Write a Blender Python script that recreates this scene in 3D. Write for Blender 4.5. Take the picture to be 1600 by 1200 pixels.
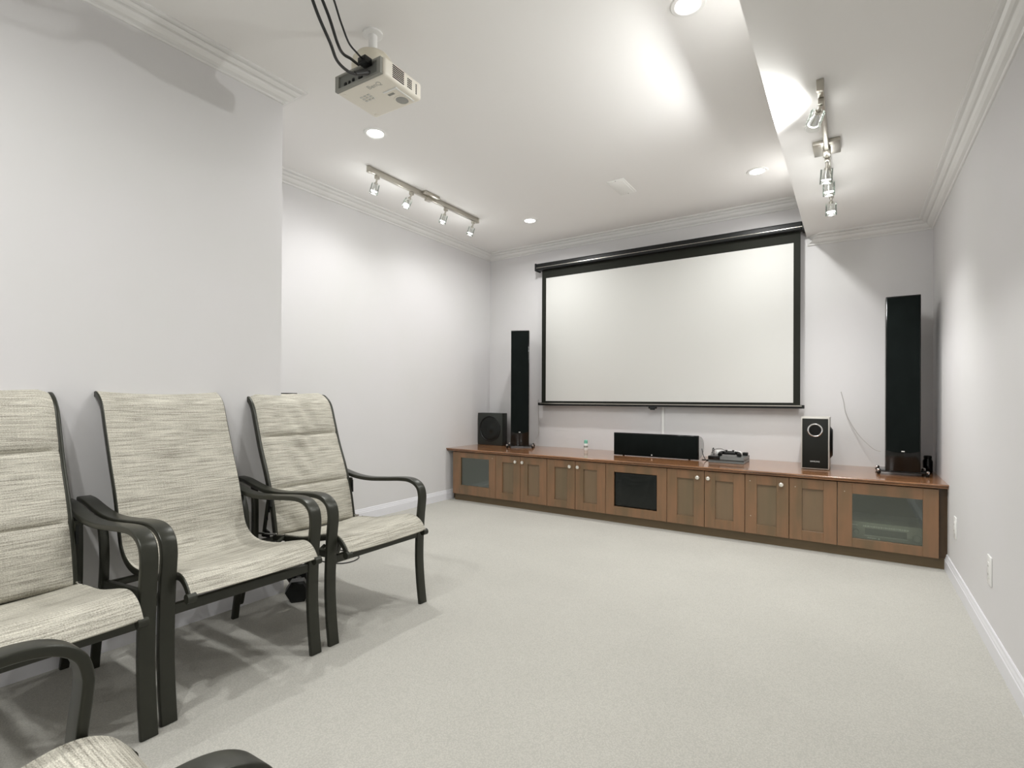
import bpy, bmesh, math, random
from mathutils import Vector, Matrix
random.seed(7)
PI = math.pi
for o in list(bpy.data.objects): bpy.data.objects.remove(o)
SC = bpy.context.scene
C = SC.collection

# ------------------------------------------------------------------ room dimensions (metres)
XF, XN, YN, XR, YB = -3.578, -2.622, 1.668, 0.499, 4.943
ZC, ZB, XB, YS = 2.76, 2.425, -0.324, -3.2

# ------------------------------------------------------------------ camera
cam = bpy.data.cameras.new('camera'); cam_ob = bpy.data.objects.new('camera', cam); C.objects.link(cam_ob)
cam.sensor_fit = 'HORIZONTAL'; cam.sensor_width = 36.0
cam.lens = 806.62 / 1600 * 36.0
cam.shift_y = 19.9 / 1600; cam.shift_x = 0.44 / 1600
cam.clip_start = 0.02
a, b, g = math.radians(33.454), math.radians(.184), math.radians(.261)
d0 = Vector((-math.sin(a), math.cos(a), 0)); r0 = Vector((math.cos(a), math.sin(a), 0)); u0 = Vector((0, 0, 1))
dv = math.cos(b)*d0 + math.sin(b)*u0; uv = -math.sin(b)*d0 + math.cos(b)*u0
rv = math.cos(g)*r0 + math.sin(g)*uv; uv = -math.sin(g)*r0 + math.cos(g)*uv
M = Matrix(((rv.x, uv.x, -dv.x, 0), (rv.y, uv.y, -dv.y, 0), (rv.z, uv.z, -dv.z, 1.07), (0, 0, 0, 1)))
cam_ob.matrix_world = M
SC.camera = cam_ob

# ------------------------------------------------------------------ world and colour management
w = bpy.data.worlds.new('world'); SC.world = w; w.use_nodes = True
w.node_tree.nodes['Background'].inputs[0].default_value = (1, 1, 1, 1)
w.node_tree.nodes['Background'].inputs[1].default_value = 0.3
SC.view_settings.view_transform = 'Standard'; SC.view_settings.look = 'None'
SC.view_settings.gamma = 1.0; SC.view_settings.use_curve_mapping = False
SC.view_settings.exposure = 0.09

# light levels (watts)
CAN_W, FILL_W, SPOT_W, SPOT_R = 12.5, 15.5, 4.6, 17.5
LEFT_W, RIGHT_W, AIM_W = (.8, .8, .8, .8), (.35, .9, .9, .9), 38.0

def lamp(name, kind, loc, watts, direction=(0, 0, -1), size=.05, angle=100, blend=.8, col=(1, 1, .985), spread=170):
    l = bpy.data.lights.new(name, kind); l.energy = watts; l.color = col
    if kind == 'AREA':
        l.shape = 'DISK'; l.size = size; l.spread = math.radians(spread)
    else:
        l.shadow_soft_size = size
        if kind == 'SPOT': l.spot_size = math.radians(angle); l.spot_blend = blend
    o = bpy.data.objects.new(name, l); C.objects.link(o); o.location = loc
    o.rotation_euler = Vector(direction).to_track_quat('-Z', 'Y').to_euler()
    return o

# ------------------------------------------------------------------ materials
def mat(name, col, rough=.5, metal=0, spec=.5, bump=None, noise=None, coat=0, emit=None, alpha=None):
    m = bpy.data.materials.new(name); m.use_nodes = True
    nt = m.node_tree; N = nt.nodes; L = nt.links
    p = N['Principled BSDF']
    p.inputs['Base Color'].default_value = (*col, 1); p.inputs['Roughness'].default_value = rough
    p.inputs['Metallic'].default_value = metal
    p.inputs['Specular IOR Level'].default_value = spec
    p.inputs['Coat Weight'].default_value = coat; p.inputs['Coat Roughness'].default_value = .08
    if emit: p.inputs['Emission Color'].default_value = (*emit[0], 1); p.inputs['Emission Strength'].default_value = emit[1]
    tc = N.new('ShaderNodeTexCoord')
    def tex(scale, stretch=(1, 1, 1), detail=3, rough_=.55):
        mp = N.new('ShaderNodeMapping'); mp.inputs['Scale'].default_value = stretch
        L.new(tc.outputs['Object'], mp.inputs['Vector'])
        t = N.new('ShaderNodeTexNoise'); t.inputs['Scale'].default_value = scale
        t.inputs['Detail'].default_value = detail; t.inputs['Roughness'].default_value = rough_
        L.new(mp.outputs[0], t.inputs['Vector']); return t
    if noise:      # (scale, stretch, colour2, low, high)
        s, st, c2, lo, hi = noise
        t = tex(s, st); r = N.new('ShaderNodeMapRange'); r.inputs[1].default_value = lo; r.inputs[2].default_value = hi
        L.new(t.outputs['Fac'], r.inputs[0])
        mx = N.new('ShaderNodeMix'); mx.data_type = 'RGBA'
        mx.inputs[6].default_value = (*col, 1); mx.inputs[7].default_value = (*c2, 1)
        L.new(r.outputs[0], mx.inputs[0]); L.new(mx.outputs[2], p.inputs['Base Color'])
    if bump:       # (scale, stretch, strength, distance)
        s, st, k, dd = bump
        t = tex(s, st, 4); bn = N.new('ShaderNodeBump'); bn.inputs['Strength'].default_value = k; bn.inputs['Distance'].default_value = dd
        L.new(t.outputs['Fac'], bn.inputs['Height']); L.new(bn.outputs[0], p.inputs['Normal'])
    return m

WALL = mat('wall_paint', (.68, .67, .675), .62, spec=.25, bump=(160, (1, 1, 1), .04, .001), noise=(1.3, (1, 1, 1), (.665, .66, .655), .4, .65))
CEIL = mat('ceiling_paint', (.86, .85, .835), .8, spec=.15, bump=(220, (1, 1, 1), .06, .001))
TRIM = mat('trim_white', (.77, .765, .75), .38, spec=.4)
BASE = mat('baseboard_white', (.76, .76, .79), .35, spec=.4)
FRAME = mat('bronze_metal', (.026, .027, .019), .34, metal=.3, spec=.5, bump=(400, (1, 1, 1), .05, .0005))
WOOD = mat('door_wood', (.270, .142, .074), .32, spec=.5, noise=(2.2, (4, 4, .7), (.170, .112, .060), .35, .65), bump=(30, (6, 6, .6), .05, .001))
WOODP = mat('door_panel_wood', (.21, .140, .082), .36, spec=.5, noise=(2.0, (5, 5, .6), (.165, .122, .070), .35, .7))
WOODT = mat('worktop_wood', (.34, .155, .066), .2, spec=.55, coat=.6, noise=(3.0, (.8, 5, 1), (.19, .09, .042), .38, .66))
WOODD = mat('dark_wood', (.085, .048, .018), .4, noise=(3.0, (3, 3, .7), (.05, .028, .012), .35, .7))
TOE = mat('toe_wood', (.15, .105, .055), .45, noise=(2.0, (.8, 3, 3), (.11, .08, .04), .35, .7))
DARK = mat('grey_interior', (.34, .34, .30), .6)
BLACK = mat('black_plastic', (.006, .007, .0065), .38, spec=.35)
BLACKM = mat('black_matte', (.010, .011, .009), .6, spec=.25)
GRILLE = mat('speaker_cloth', (.0035, .0055, .005), .9, spec=.12, bump=(900, (1, 1, 1), .2, .0004), noise=(14, (1, 1, .5), (.005, .0075, .007), .4, .7))
GLOSS = mat('black_gloss', (.003, .003, .0025), .12, spec=.4)
GLOSSB = mat('dark_walnut_gloss', (.030, .020, .010), .16, spec=.5)
VINYL = mat('black_vinyl', (.004, .006, .005), .28, spec=.4)
CHROME = mat('chrome', (.8, .8, .8), .12, metal=1)
NICKEL = mat('brushed_nickel', (.50, .475, .42), .3, metal=.85)
SILVER = mat('silver_plastic', (.52, .50, .46), .38, metal=.3)
KNOB = mat('knob_nickel', (.85, .82, .74), .22, metal=.7)
CREAM = mat('cream_plastic', (.70, .655, .53), .42, noise=(5, (1, 1, 1), (.72, .68, .57), .4, .6))
PROJ = mat('projector_plastic', (.84, .80, .71), .4)
GREYP = mat('grey_plastic', (.28, .28, .25), .5)
WHITE = mat('white_plastic', (.83, .83, .81), .35)
SCREENM = mat('screen_fabric', (.615, .615, .59), .75, spec=.15)
SCRB = mat('screen_border', (.013, .014, .010), .7, spec=.2)
CASE = mat('screen_case', (.008, .009, .009), .45, spec=.3)
CONS = mat('console_grey', (.10, .105, .10), .32)
RECV = mat('receiver_grey', (.30, .30, .27), .45)
CABLE = mat('cable_black', (.015, .015, .014), .5)
WIRE = mat('speaker_wire_grey', (.42, .40, .38), .5)
GREENC = mat('green_cap', (.18, .50, .38), .4)
BULB = mat('lit_bulb', (1, 1, 1), .5, emit=((1, .98, .95), 14))
CANB = mat('lit_downlight', (1, 1, 1), .5, emit=((1, .985, .965), 6))
HOLE = mat('drilled_hole', (.55, .50, .42), .6)
INK = mat('lettering_silver', (.75, .75, .73), .4)
INKG = mat('lettering_grey', (.45, .44, .40), .5)
HANDLE = mat('knurled_steel', (.55, .55, .55), .3, metal=.9)

def glass_mat(name, tint, refl, rough=.02):
    m = bpy.data.materials.new(name); m.use_nodes = True; nt = m.node_tree; N = nt.nodes; L = nt.links
    N.remove(N['Principled BSDF']); out = N['Material Output']
    t = N.new('ShaderNodeBsdfTransparent'); t.inputs[0].default_value = (*tint, 1)
    gl = N.new('ShaderNodeBsdfGlossy'); gl.inputs[0].default_value = (.9, .95, .92, 1); gl.inputs[1].default_value = rough
    lw = N.new('ShaderNodeLayerWeight'); lw.inputs[0].default_value = .25
    mr = N.new('ShaderNodeMapRange'); mr.inputs[3].default_value = refl; mr.inputs[4].default_value = .9
    L.new(lw.outputs['Fresnel'], mr.inputs[0])
    mx = N.new('ShaderNodeMixShader'); L.new(mr.outputs[0], mx.inputs[0]); L.new(t.outputs[0], mx.inputs[1]); L.new(gl.outputs[0], mx.inputs[2])
    L.new(mx.outputs[0], out.inputs[0]); return m
PANE = glass_mat('cabinet_glass', (.86, .89, .84), .07)
SHADE = glass_mat('clear_shade_glass', (.93, .94, .93), .06)

def carpet():
    m = bpy.data.materials.new('loop_carpet'); m.use_nodes = True; nt = m.node_tree; N = nt.nodes; L = nt.links
    p = N['Principled BSDF']; p.inputs['Roughness'].default_value = .95; p.inputs['Specular IOR Level'].default_value = .1
    p.inputs['Sheen Weight'].default_value = .15
    tc = N.new('ShaderNodeTexCoord')
    def noise(s, d=3):
        t = N.new('ShaderNodeTexNoise'); t.inputs['Scale'].default_value = s; t.inputs['Detail'].default_value = d
        L.new(tc.outputs['Object'], t.inputs['Vector']); return t
    v = N.new('ShaderNodeTexVoronoi'); v.inputs['Scale'].default_value = 190; L.new(tc.outputs['Object'], v.inputs['Vector'])
    n1 = noise(260, 2); n2 = noise(2.2, 4); n3 = noise(38, 3)
    def ramp(src, a_, b_, lo, hi):
        r = N.new('ShaderNodeMapRange'); r.inputs[1].default_value = a_; r.inputs[2].default_value = b_
        r.inputs[3].default_value = lo; r.inputs[4].default_value = hi; L.new(src, r.inputs[0]); return r.outputs[0]
    def mul(x, y):
        q = N.new('ShaderNodeMath'); q.operation = 'MULTIPLY'; L.new(x, q.inputs[0]); L.new(y, q.inputs[1]); return q.outputs[0]
    k = mul(mul(ramp(v.outputs['Distance'], 0, .7, 1.06, .85), ramp(n1.outputs['Fac'], .3, .7, .94, 1.05)),
            mul(ramp(n2.outputs['Fac'], .35, .65, .97, 1.02), ramp(n3.outputs['Fac'], .3, .7, .985, 1.01)))
    mx = N.new('ShaderNodeMix'); mx.data_type = 'RGBA'; mx.blend_type = 'MULTIPLY'; mx.inputs[0].default_value = 1
    mx.inputs[6].default_value = (.520, .508, .462, 1); L.new(k, mx.inputs[7]); L.new(mx.outputs[2], p.inputs['Base Color'])
    bn = N.new('ShaderNodeBump'); bn.inputs['Strength'].default_value = .55; bn.inputs['Distance'].default_value = .004
    L.new(k, bn.inputs['Height']); L.new(bn.outputs[0], p.inputs['Normal'])
    return m
CARPET = carpet()

def sling_mat(name, base, dark):
    m = bpy.data.materials.new(name); m.use_nodes = True; nt = m.node_tree; N = nt.nodes; L = nt.links
    p = N['Principled BSDF']; p.inputs['Roughness'].default_value = .75; p.inputs['Specular IOR Level'].default_value = .25
    uvn = N.new('ShaderNodeUVMap'); uvn.uv_map = 'weave'
    def noise(sx, sy, d=2, s=1):
        mp = N.new('ShaderNodeMapping'); mp.inputs['Scale'].default_value = (sx, sy, 1); L.new(uvn.outputs[0], mp.inputs[0])
        t = N.new('ShaderNodeTexNoise'); t.inputs['Scale'].default_value = s; t.inputs['Detail'].default_value = d
        t.inputs['Roughness'].default_value = .6
        L.new(mp.outputs[0], t.inputs['Vector']); return t.outputs['Fac']
    def rng(src, a_, b_):
        r = N.new('ShaderNodeMapRange'); r.inputs[1].default_value = a_; r.inputs[2].default_value = b_; L.new(src, r.inputs[0]); return r.outputs[0]
    def op(o, x, y):
        q = N.new('ShaderNodeMath'); q.operation = o
        for i, s in enumerate((x, y)):
            if isinstance(s, (int, float)): q.inputs[i].default_value = s
            else: L.new(s, q.inputs[i])
        return q.outputs[0]
    # u across the chair (metres), v along the fabric: streaks run across
    broad = rng(noise(1.6, 24, 2), .38, .66); mid = rng(noise(7, 190, 3), .42, .62); fine = rng(noise(230, 420, 1), .36, .64)
    warp = rng(noise(420, 12, 1), .4, .6)
    k = op('ADD', op('MULTIPLY', broad, .17), op('MULTIPLY', mid, .46))
    k = op('ADD', k, op('MULTIPLY', fine, .38)); k = op('ADD', k, op('MULTIPLY', warp, .08))
    mx = N.new('ShaderNodeMix'); mx.data_type = 'RGBA'; mx.inputs[6].default_value = (*base, 1); mx.inputs[7].default_value = (*dark, 1)
    L.new(k, mx.inputs[0]); L.new(mx.outputs[2], p.inputs['Base Color'])
    bn = N.new('ShaderNodeBump'); bn.inputs['Strength'].default_value = .35; bn.inputs['Distance'].default_value = .0012
    L.new(fine, bn.inputs['Height']); L.new(bn.outputs[0], p.inputs['Normal'])
    return m
SLING = sling_mat('sling_weave', (.70, .675, .585), (.20, .185, .150))

# ------------------------------------------------------------------ mesh helpers
def box(bm, x0, x1, y0, y1, z0, z1, bev=0, seg=2):
    r = bmesh.ops.create_cube(bm, size=1)
    vs = r['verts']
    for v in vs:
        v.co = Vector(((x0+x1)/2 + v.co.x*(x1-x0), (y0+y1)/2 + v.co.y*(y1-y0), (z0+z1)/2 + v.co.z*(z1-z0)))
    if bev:
        es = list({e for v in vs for e in v.link_edges})
        bmesh.ops.bevel(bm, geom=es, offset=bev, segments=seg, affect='EDGES', profile=.5)
    return bm

def cyl(bm, p0, p1, r0, r1=None, n=24, caps=True):
    p0, p1 = Vector(p0), Vector(p1); r1 = r0 if r1 is None else r1
    ax = p1-p0; q = ax.to_track_quat('Z', 'Y')
    rings = []
    for p, r in ((p0, r0), (p1, r1)):
        rings.append([bm.verts.new(p + q @ Vector((r*math.cos(2*PI*i/n), r*math.sin(2*PI*i/n), 0))) for i in range(n)])
    for i in range(n):
        bm.faces.new((rings[0][i], rings[0][(i+1) % n], rings[1][(i+1) % n], rings[1][i]))
    if caps:
        bm.faces.new(list(reversed(rings[0]))); bm.faces.new(rings[1])

def lathe(bm, c, prof, n=32, axis='Z'):
    """prof: list of (radius, height)."""
    rings = []
    for r, h in prof:
        ring = []
        for i in range(n):
            t = 2*PI*i/n; p = Vector((r*math.cos(t), r*math.sin(t), h))
            if axis == 'Y': p = Vector((p.x, -p.z, p.y))
            if axis == 'X': p = Vector((p.z, p.x, p.y))
            ring.append(bm.verts.new(Vector(c)+p))
        rings.append(ring)
    for a_, b_ in zip(rings, rings[1:]):
        for i in range(n): bm.faces.new((a_[i], a_[(i+1) % n], b_[(i+1) % n], b_[i]))
    bm.faces.new(list(reversed(rings[0]))); bm.faces.new(rings[-1])

def smooth_path(pts, per=8):
    pts = [Vector(p) for p in pts]; out = []
    P = [2*pts[0]-pts[1]] + pts + [2*pts[-1]-pts[-2]]
    for i in range(1, len(P)-2):
        for k in range(per):
            t = k/per; p0, p1, p2, p3 = P[i-1], P[i], P[i+1], P[i+2]
            out.append(.5*((2*p1) + (-p0+p2)*t + (2*p0-5*p1+4*p2-p3)*t*t + (-p0+3*p1-3*p2+p3)*t**3))
    out.append(pts[-1]); return out

def sweep(bm, pts, sect, side=None, caps=True, rng=None):
    """sect: list of (across, normal) offsets; side: fixed across direction."""
    pts = [Vector(p) for p in pts]; rings = []
    n = len(pts); up = None
    for i, p in enumerate(pts):
        t = (pts[min(i+1, n-1)] - pts[max(i-1, 0)]).normalized()
        if side is not None: s = Vector(side)
        else:
            if up is None:
                up = Vector((0, 0, 1)) if abs(t.z) < .9 else Vector((1, 0, 0))
            s = t.cross(up).normalized(); up = s.cross(t).normalized()
        nn = s.cross(t).normalized()
        if rng and not (rng[0] <= i <= rng[1]): continue
        rings.append([bm.verts.new(p + s*a_ + nn*b_) for a_, b_ in sect])
    m = len(sect)
    for A, B in zip(rings, rings[1:]):
        for i in range(m): bm.faces.new((A[i], A[(i+1) % m], B[(i+1) % m], B[i]))
    if caps:
        bm.faces.new(list(reversed(rings[0]))); bm.faces.new(rings[-1])

def circ(r, n=10): return [(r*math.cos(2*PI*i/n), r*math.sin(2*PI*i/n)) for i in range(n)]
def rrect(w_, h, r=.004, k=3):
    o = []
    for cx, cy, a0 in ((w_/2-r, h/2-r, 0), (-w_/2+r, h/2-r, 90), (-w_/2+r, -h/2+r, 180), (w_/2-r, -h/2+r, 270)):
        for i in range(k+1):
            t = math.radians(a0 + 90*i/k); o.append((cx+r*math.cos(t), cy+r*math.sin(t)))
    return o

def obj(name, bm, m, parent=None, smooth=False, autosmooth=35, loc=None):
    bmesh.ops.recalc_face_normals(bm, faces=bm.faces[:])
    me = bpy.data.meshes.new(name); bm.to_mesh(me); bm.free()
    for mm in (m if isinstance(m, (list, tuple)) else [m]): me.materials.append(mm)
    if smooth:
        for p in me.polygons: p.use_smooth = True
        try: me.set_sharp_from_angle(angle=math.radians(autosmooth))
        except Exception: pass
    o = bpy.data.objects.new(name, me); C.objects.link(o)
    if parent: o.parent = parent
    if loc: o.location = loc
    return o
def B(): return bmesh.new()
def bx(name, m, x0, x1, y0, y1, z0, z1, parent=None, bev=0, seg=2):
    bm = B(); box(bm, x0, x1, y0, y1, z0, z1, bev, seg); return obj(name, bm, m, parent, smooth=bool(bev))
def tag(o, label, cat, group=None):
    o['label'] = label; o['category'] = cat
    if group: o['group'] = group
    return o
def thing(name, label, cat, loc=(0, 0, 0), rz=0, group=None):
    o = bpy.data.objects.new(name, None); C.objects.link(o); o.location = loc; o.rotation_euler = (0, 0, rz)
    o.empty_display_size = .1
    return tag(o, label, cat, group)
def struct(o): o['kind'] = 'structure'; return o
def text_mesh(name, txt, size, m, parent, loc, rot, depth=.0006):
    cu = bpy.data.curves.new(name, 'FONT'); cu.body = txt; cu.size = size; cu.extrude = depth; cu.align_x = 'CENTER'; cu.align_y = 'CENTER'
    t = bpy.data.objects.new(name+'_src', cu); C.objects.link(t)
    dg = bpy.context.evaluated_depsgraph_get(); me = bpy.data.meshes.new_from_object(t.evaluated_get(dg))
    bpy.data.objects.remove(t); me.materials.clear(); me.materials.append(m)
    o = bpy.data.objects.new(name, me); C.objects.link(o); o.parent = parent; o.location = loc; o.rotation_euler = rot
    return o

# ================================================================== SETTING
T = .12
struct(bx('floor', CARPET, XF-T, XR+T, YS-T, YB+T, -.1, 0))
struct(bx('ceiling', CEIL, XF-T, XB+.02, YS-T, YB+T, ZC, ZC+.1))
bm = B(); box(bm, XB, XR+T, YS-T, YB+T, ZB, ZC+.1)
o = obj('ceiling_bulkhead', bm, CEIL); struct(o); o.name = 'ceiling_lowered'
struct(bx('wall_back', WALL, XF-T, XR+T, YB, YB+T, 0, ZC))
struct(bx('wall_right', WALL, XR, XR+T, YS, YB, 0, ZB))
struct(bx('wall_left', WALL, XF-T, XF, YN, YB, 0, ZC))
struct(bx('wall_near_left', WALL, XF-T, XN, YS, YN, 0, ZC))
struct(bx('wall_behind', WALL, XF-T, XR+T, YS-T, YS, 0, ZC))

def prism_run(name, m, prof, p0, p1, inward, m0=0, m1=0, base_z=0):
    """profile (distance from wall, z) swept straight from p0 to p1; m0/m1 = +1 outer mitre, -1 inner mitre."""
    p0, p1 = Vector((*p0, 0)), Vector((*p1, 0)); t = (p1-p0).normalized(); n = Vector((*inward, 0))
    bm = B(); A = []; Bv = []
    for d_, z in prof:
        A.append(bm.verts.new(p0 + n*d_ - t*d_*m0 + Vector((0, 0, base_z+z))))
        Bv.append(bm.verts.new(p1 + n*d_ + t*d_*m1 + Vector((0, 0, base_z+z))))
    k = len(prof)
    for i in range(k): bm.faces.new((A[i], A[(i+1) % k], Bv[(i+1) % k], Bv[i]))
    bm.faces.new(list(reversed(A))); bm.faces.new(Bv)
    return struct(obj(name, bm, m))
CR = [(0, 0), (0, -.076), (.007, -.076), (.011, -.072), (.011, -.068), (.007, -.066), (.010, -.062), (.024, -.056), (.036, -.046), (.043, -.036), (.039, -.034), (.044, -.031),
      (.052, -.030), (.062, -.025), (.071, -.017), (.067, -.014), (.074, -.012), (.084, -.011), (.092, -.008), (.092, 0)]
prism_run('trim_1', TRIM, CR, (XN, YS), (XN, YN), (1, 0), 0, 1, ZC)
prism_run('trim_2', TRIM, CR, (XN, YN), (XF, YN), (0, 1), 1, -1, ZC)
prism_run('trim_3', TRIM, CR, (XF, YN), (XF, YB), (1, 0), -1, -1, ZC)
prism_run('trim_4', TRIM, CR, (XF, YB), (XB, YB), (0, -1), -1, 0, ZC)
prism_run('trim_5', TRIM, CR, (XB+.004, YB), (XR, YB), (0, -1), -1, -1, ZB)
prism_run('trim_6', TRIM, CR, (XR, YB), (XR, YS), (-1, 0), -1, 0, ZB)
BS = [(0, 0), (.014, 0), (.014, .066), (.011, .070), (.011, .076), (.0075, .086), (.006, .096), (.003, .100), (0, .100)]
prism_run('baseboard_near_left', BASE, BS, (XN, YS), (XN, YN), (1, 0), 0, 1)
prism_run('baseboard_return', BASE, BS, (XN, YN), (XF, YN), (0, 1), 1, -1)
prism_run('baseboard_left', BASE, BS, (XF, YN), (XF, 4.27), (1, 0), -1, 0)
prism_run('baseboard_right', BASE, BS, (XR, 4.238), (XR, YS), (-1, 0), 0, 0)

# ================================================================== CEILING LIGHTS
def downlight(x, y, z, label, watts, group='recessed ceiling downlights'):
    t = thing('recessed_downlight', label, 'ceiling light', (x, y, z), 0, group)
    bm = B(); lathe(bm, (0, 0, 0), [(.048, -.001), (.056, -.006), (.070, -.005), (.074, 0), (.074, .0005), (.048, .0005)], 40)
    # ring only: remove the caps so that the lamp shows
    for f in [f for f in bm.faces if len(f.verts) > 4]: bm.faces.remove(f)
    obj('trim_ring', bm, WHITE, t, True)
    bm = B(); lathe(bm, (0, 0, 0), [(.049, -.0015), (.044, -.006), (.02, -.009), (.001, -.0095)], 32); obj('lamp_lens', bm, CANB, t, True)
    l = lamp('downlight_lamp', 'AREA', (x, y, z-.014), watts, size=.09, spread=165)
    return t
downlight(-2.548, 2.262, ZC, 'bright recessed downlight just below the projector in the picture', CAN_W)
downlight(-2.560, 4.176, ZC, 'small recessed downlight near the left back corner of the ceiling', CAN_W)
downlight(-.592, 4.180, ZC, 'recessed downlight beside the lowered ceiling edge', CAN_W)
downlight(-.592, 2.25, ZC, 'recessed downlight near the camera beside the lowered ceiling', CAN_W)
for x, y, lb in ((-1.6, -.1, 'left one of the pair just behind the camera'), (-.75, -.1, 'right one of the pair just behind the camera'),
                 (-1.6, -1.9, 'left one near the rear wall'), (-.75, -1.9, 'right one near the rear wall')):
    downlight(x, y, ZC, 'added recessed fill downlight outside the picture, ' + lb, FILL_W, 'added fill downlights behind the camera')  # unseen downlights added behind the camera to fill the room with light

def track(x, z, y0, y1, heads, canopy_y, label, name='track_light', cw=.05, cl=.09, glow=None, spot=0, aimed=None):
    t = thing(name, label, 'track light', (x, canopy_y, z), 0, 'four-lamp track lights')
    bm = B(); box(bm, -.011, .011, y0-canopy_y, y1-canopy_y, -.042, -.001, .002)
    obj('rail', bm, NICKEL, t, True)
    for yy in (y0, y1):
        bm = B(); box(bm, -.014, .014, yy-canopy_y-.014, yy-canopy_y+.014, -.046, -.0005, .002); obj('end_cap', bm, NICKEL, t, True)
    bm = B(); box(bm, -cw, cw, -cl, cl, -.022, 0, .004); obj('canopy', bm, NICKEL, t, True)
    bm = B(); box(bm, -.018, .018, -.028, .028, -.055, -.018, .003); obj('feed_box', bm, NICKEL, t, True)
    for hi, (hy, tilt, az) in enumerate(heads):
        h = B(); box(h, -.012, .012, -.016, .016, -.068, -.043, .002)
        hd = obj('lamp_head', h, NICKEL, t, True); hd.location = (0, hy-canopy_y, 0)
        q = Matrix.Rotation(az, 3, 'Z') @ Matrix.Rotation(tilt, 3, 'X')
        D = q @ Vector((0, 0, -1)); p = Vector((0, 0, -.066))
        bm = B(); cyl(bm, p, p+D*.03, .007); cyl(bm, p+D*.028, p+D*.040, .013); obj('socket', bm, NICKEL, hd, True)
        bm = B(); cyl(bm, p+D*.034, p+D*.112, .030, .031, 28, False); obj('glass_shade', bm, SHADE, hd, True)
        bm = B(); cyl(bm, p+D*.040, p+D*.088, .010, .023, 20, False); obj('reflector', bm, CHROME, hd, True)
        bm = B(); cyl(bm, p+D*.088, p+D*.094, .023, .021, 20); obj('bulb', bm, BULB, hd, True)
        wp = Vector((x, hy, z)) + p + D*.118
        if spot: lamp('track_spot', 'SPOT', wp, spot, D, .02, 120, .9)
        lamp('track_glow', 'POINT', wp + D*.004, glow[hi], size=.03)
        if aimed and hi in aimed: lamp('track_aimed', 'SPOT', wp, aimed[hi][0], aimed[hi][1], .02, 150, .8)
    return t
track(-2.948, ZC, 2.56, 3.86, [(2.637, .38, PI/2), (2.994, .45, PI*.75), (3.412, .40, PI/2), (3.80, .42, PI/2)], 3.19,
      'brushed nickel track light with four clear glass lamps above the left wall', glow=LEFT_W, spot=SPOT_W)
track(-.118, ZB, 2.54, 3.93, [(2.62, 1.05, .45), (3.27, .35, .2), (3.47, .25, 0), (3.85, .15, 0)], 3.21,
      'brushed nickel track light with four lamps on the lowered ceiling at right', cw=.062, cl=.08, glow=RIGHT_W, spot=SPOT_R, aimed={0: (AIM_W, (-1, -.30, .22))})

# ceiling vent
v = thing('ceiling_vent', 'white blank rectangular cover plate on the ceiling between the downlights', 'vent', (-1.535, 3.90, ZC))
VENTW = mat('bright_white', (.93, .93, .91), .5)
bx('cover_plate', VENTW, -.068, .068, -.15, .15, -.008, 0, v, .003)
bx('raised_panel', VENTW, -.052, .052, -.132, .132, -.011, -.007, v, .0015)
bm = B()
bm.free()
for sy in (-.14, .14):
    bm = B(); cyl(bm, (0, sy, -.0098), (0, sy, -.0078), .004, n=12); obj('screw', bm, GREYP, v)

# wall plates
for (y, z, lab) in ((3.912, .334, 'white wall plate nearest the wooden cabinet on the right wall'), (3.012, .335, 'white electrical outlet plate lower right on the right wall')):
    p = thing('outlet_plate', lab, 'outlet', (XR, y, z), 0, 'wall plates on the right wall')
    bx('plate', WHITE, -.006, 0, -.038, .038, -.062, .062, p, .002)
    bx('receptacle', WHITE, -.008, -.004, -.017, .017, -.034, .034, p, .001)
    for s in (-1, 1):
        for k in (-1, 1):
            bm = B(); box(bm, -.0085, -.0075, k*.006-.001, k*.006+.001, s*.018-.004, s*.018+.004); obj('slot', bm, GREYP, p)

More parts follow.
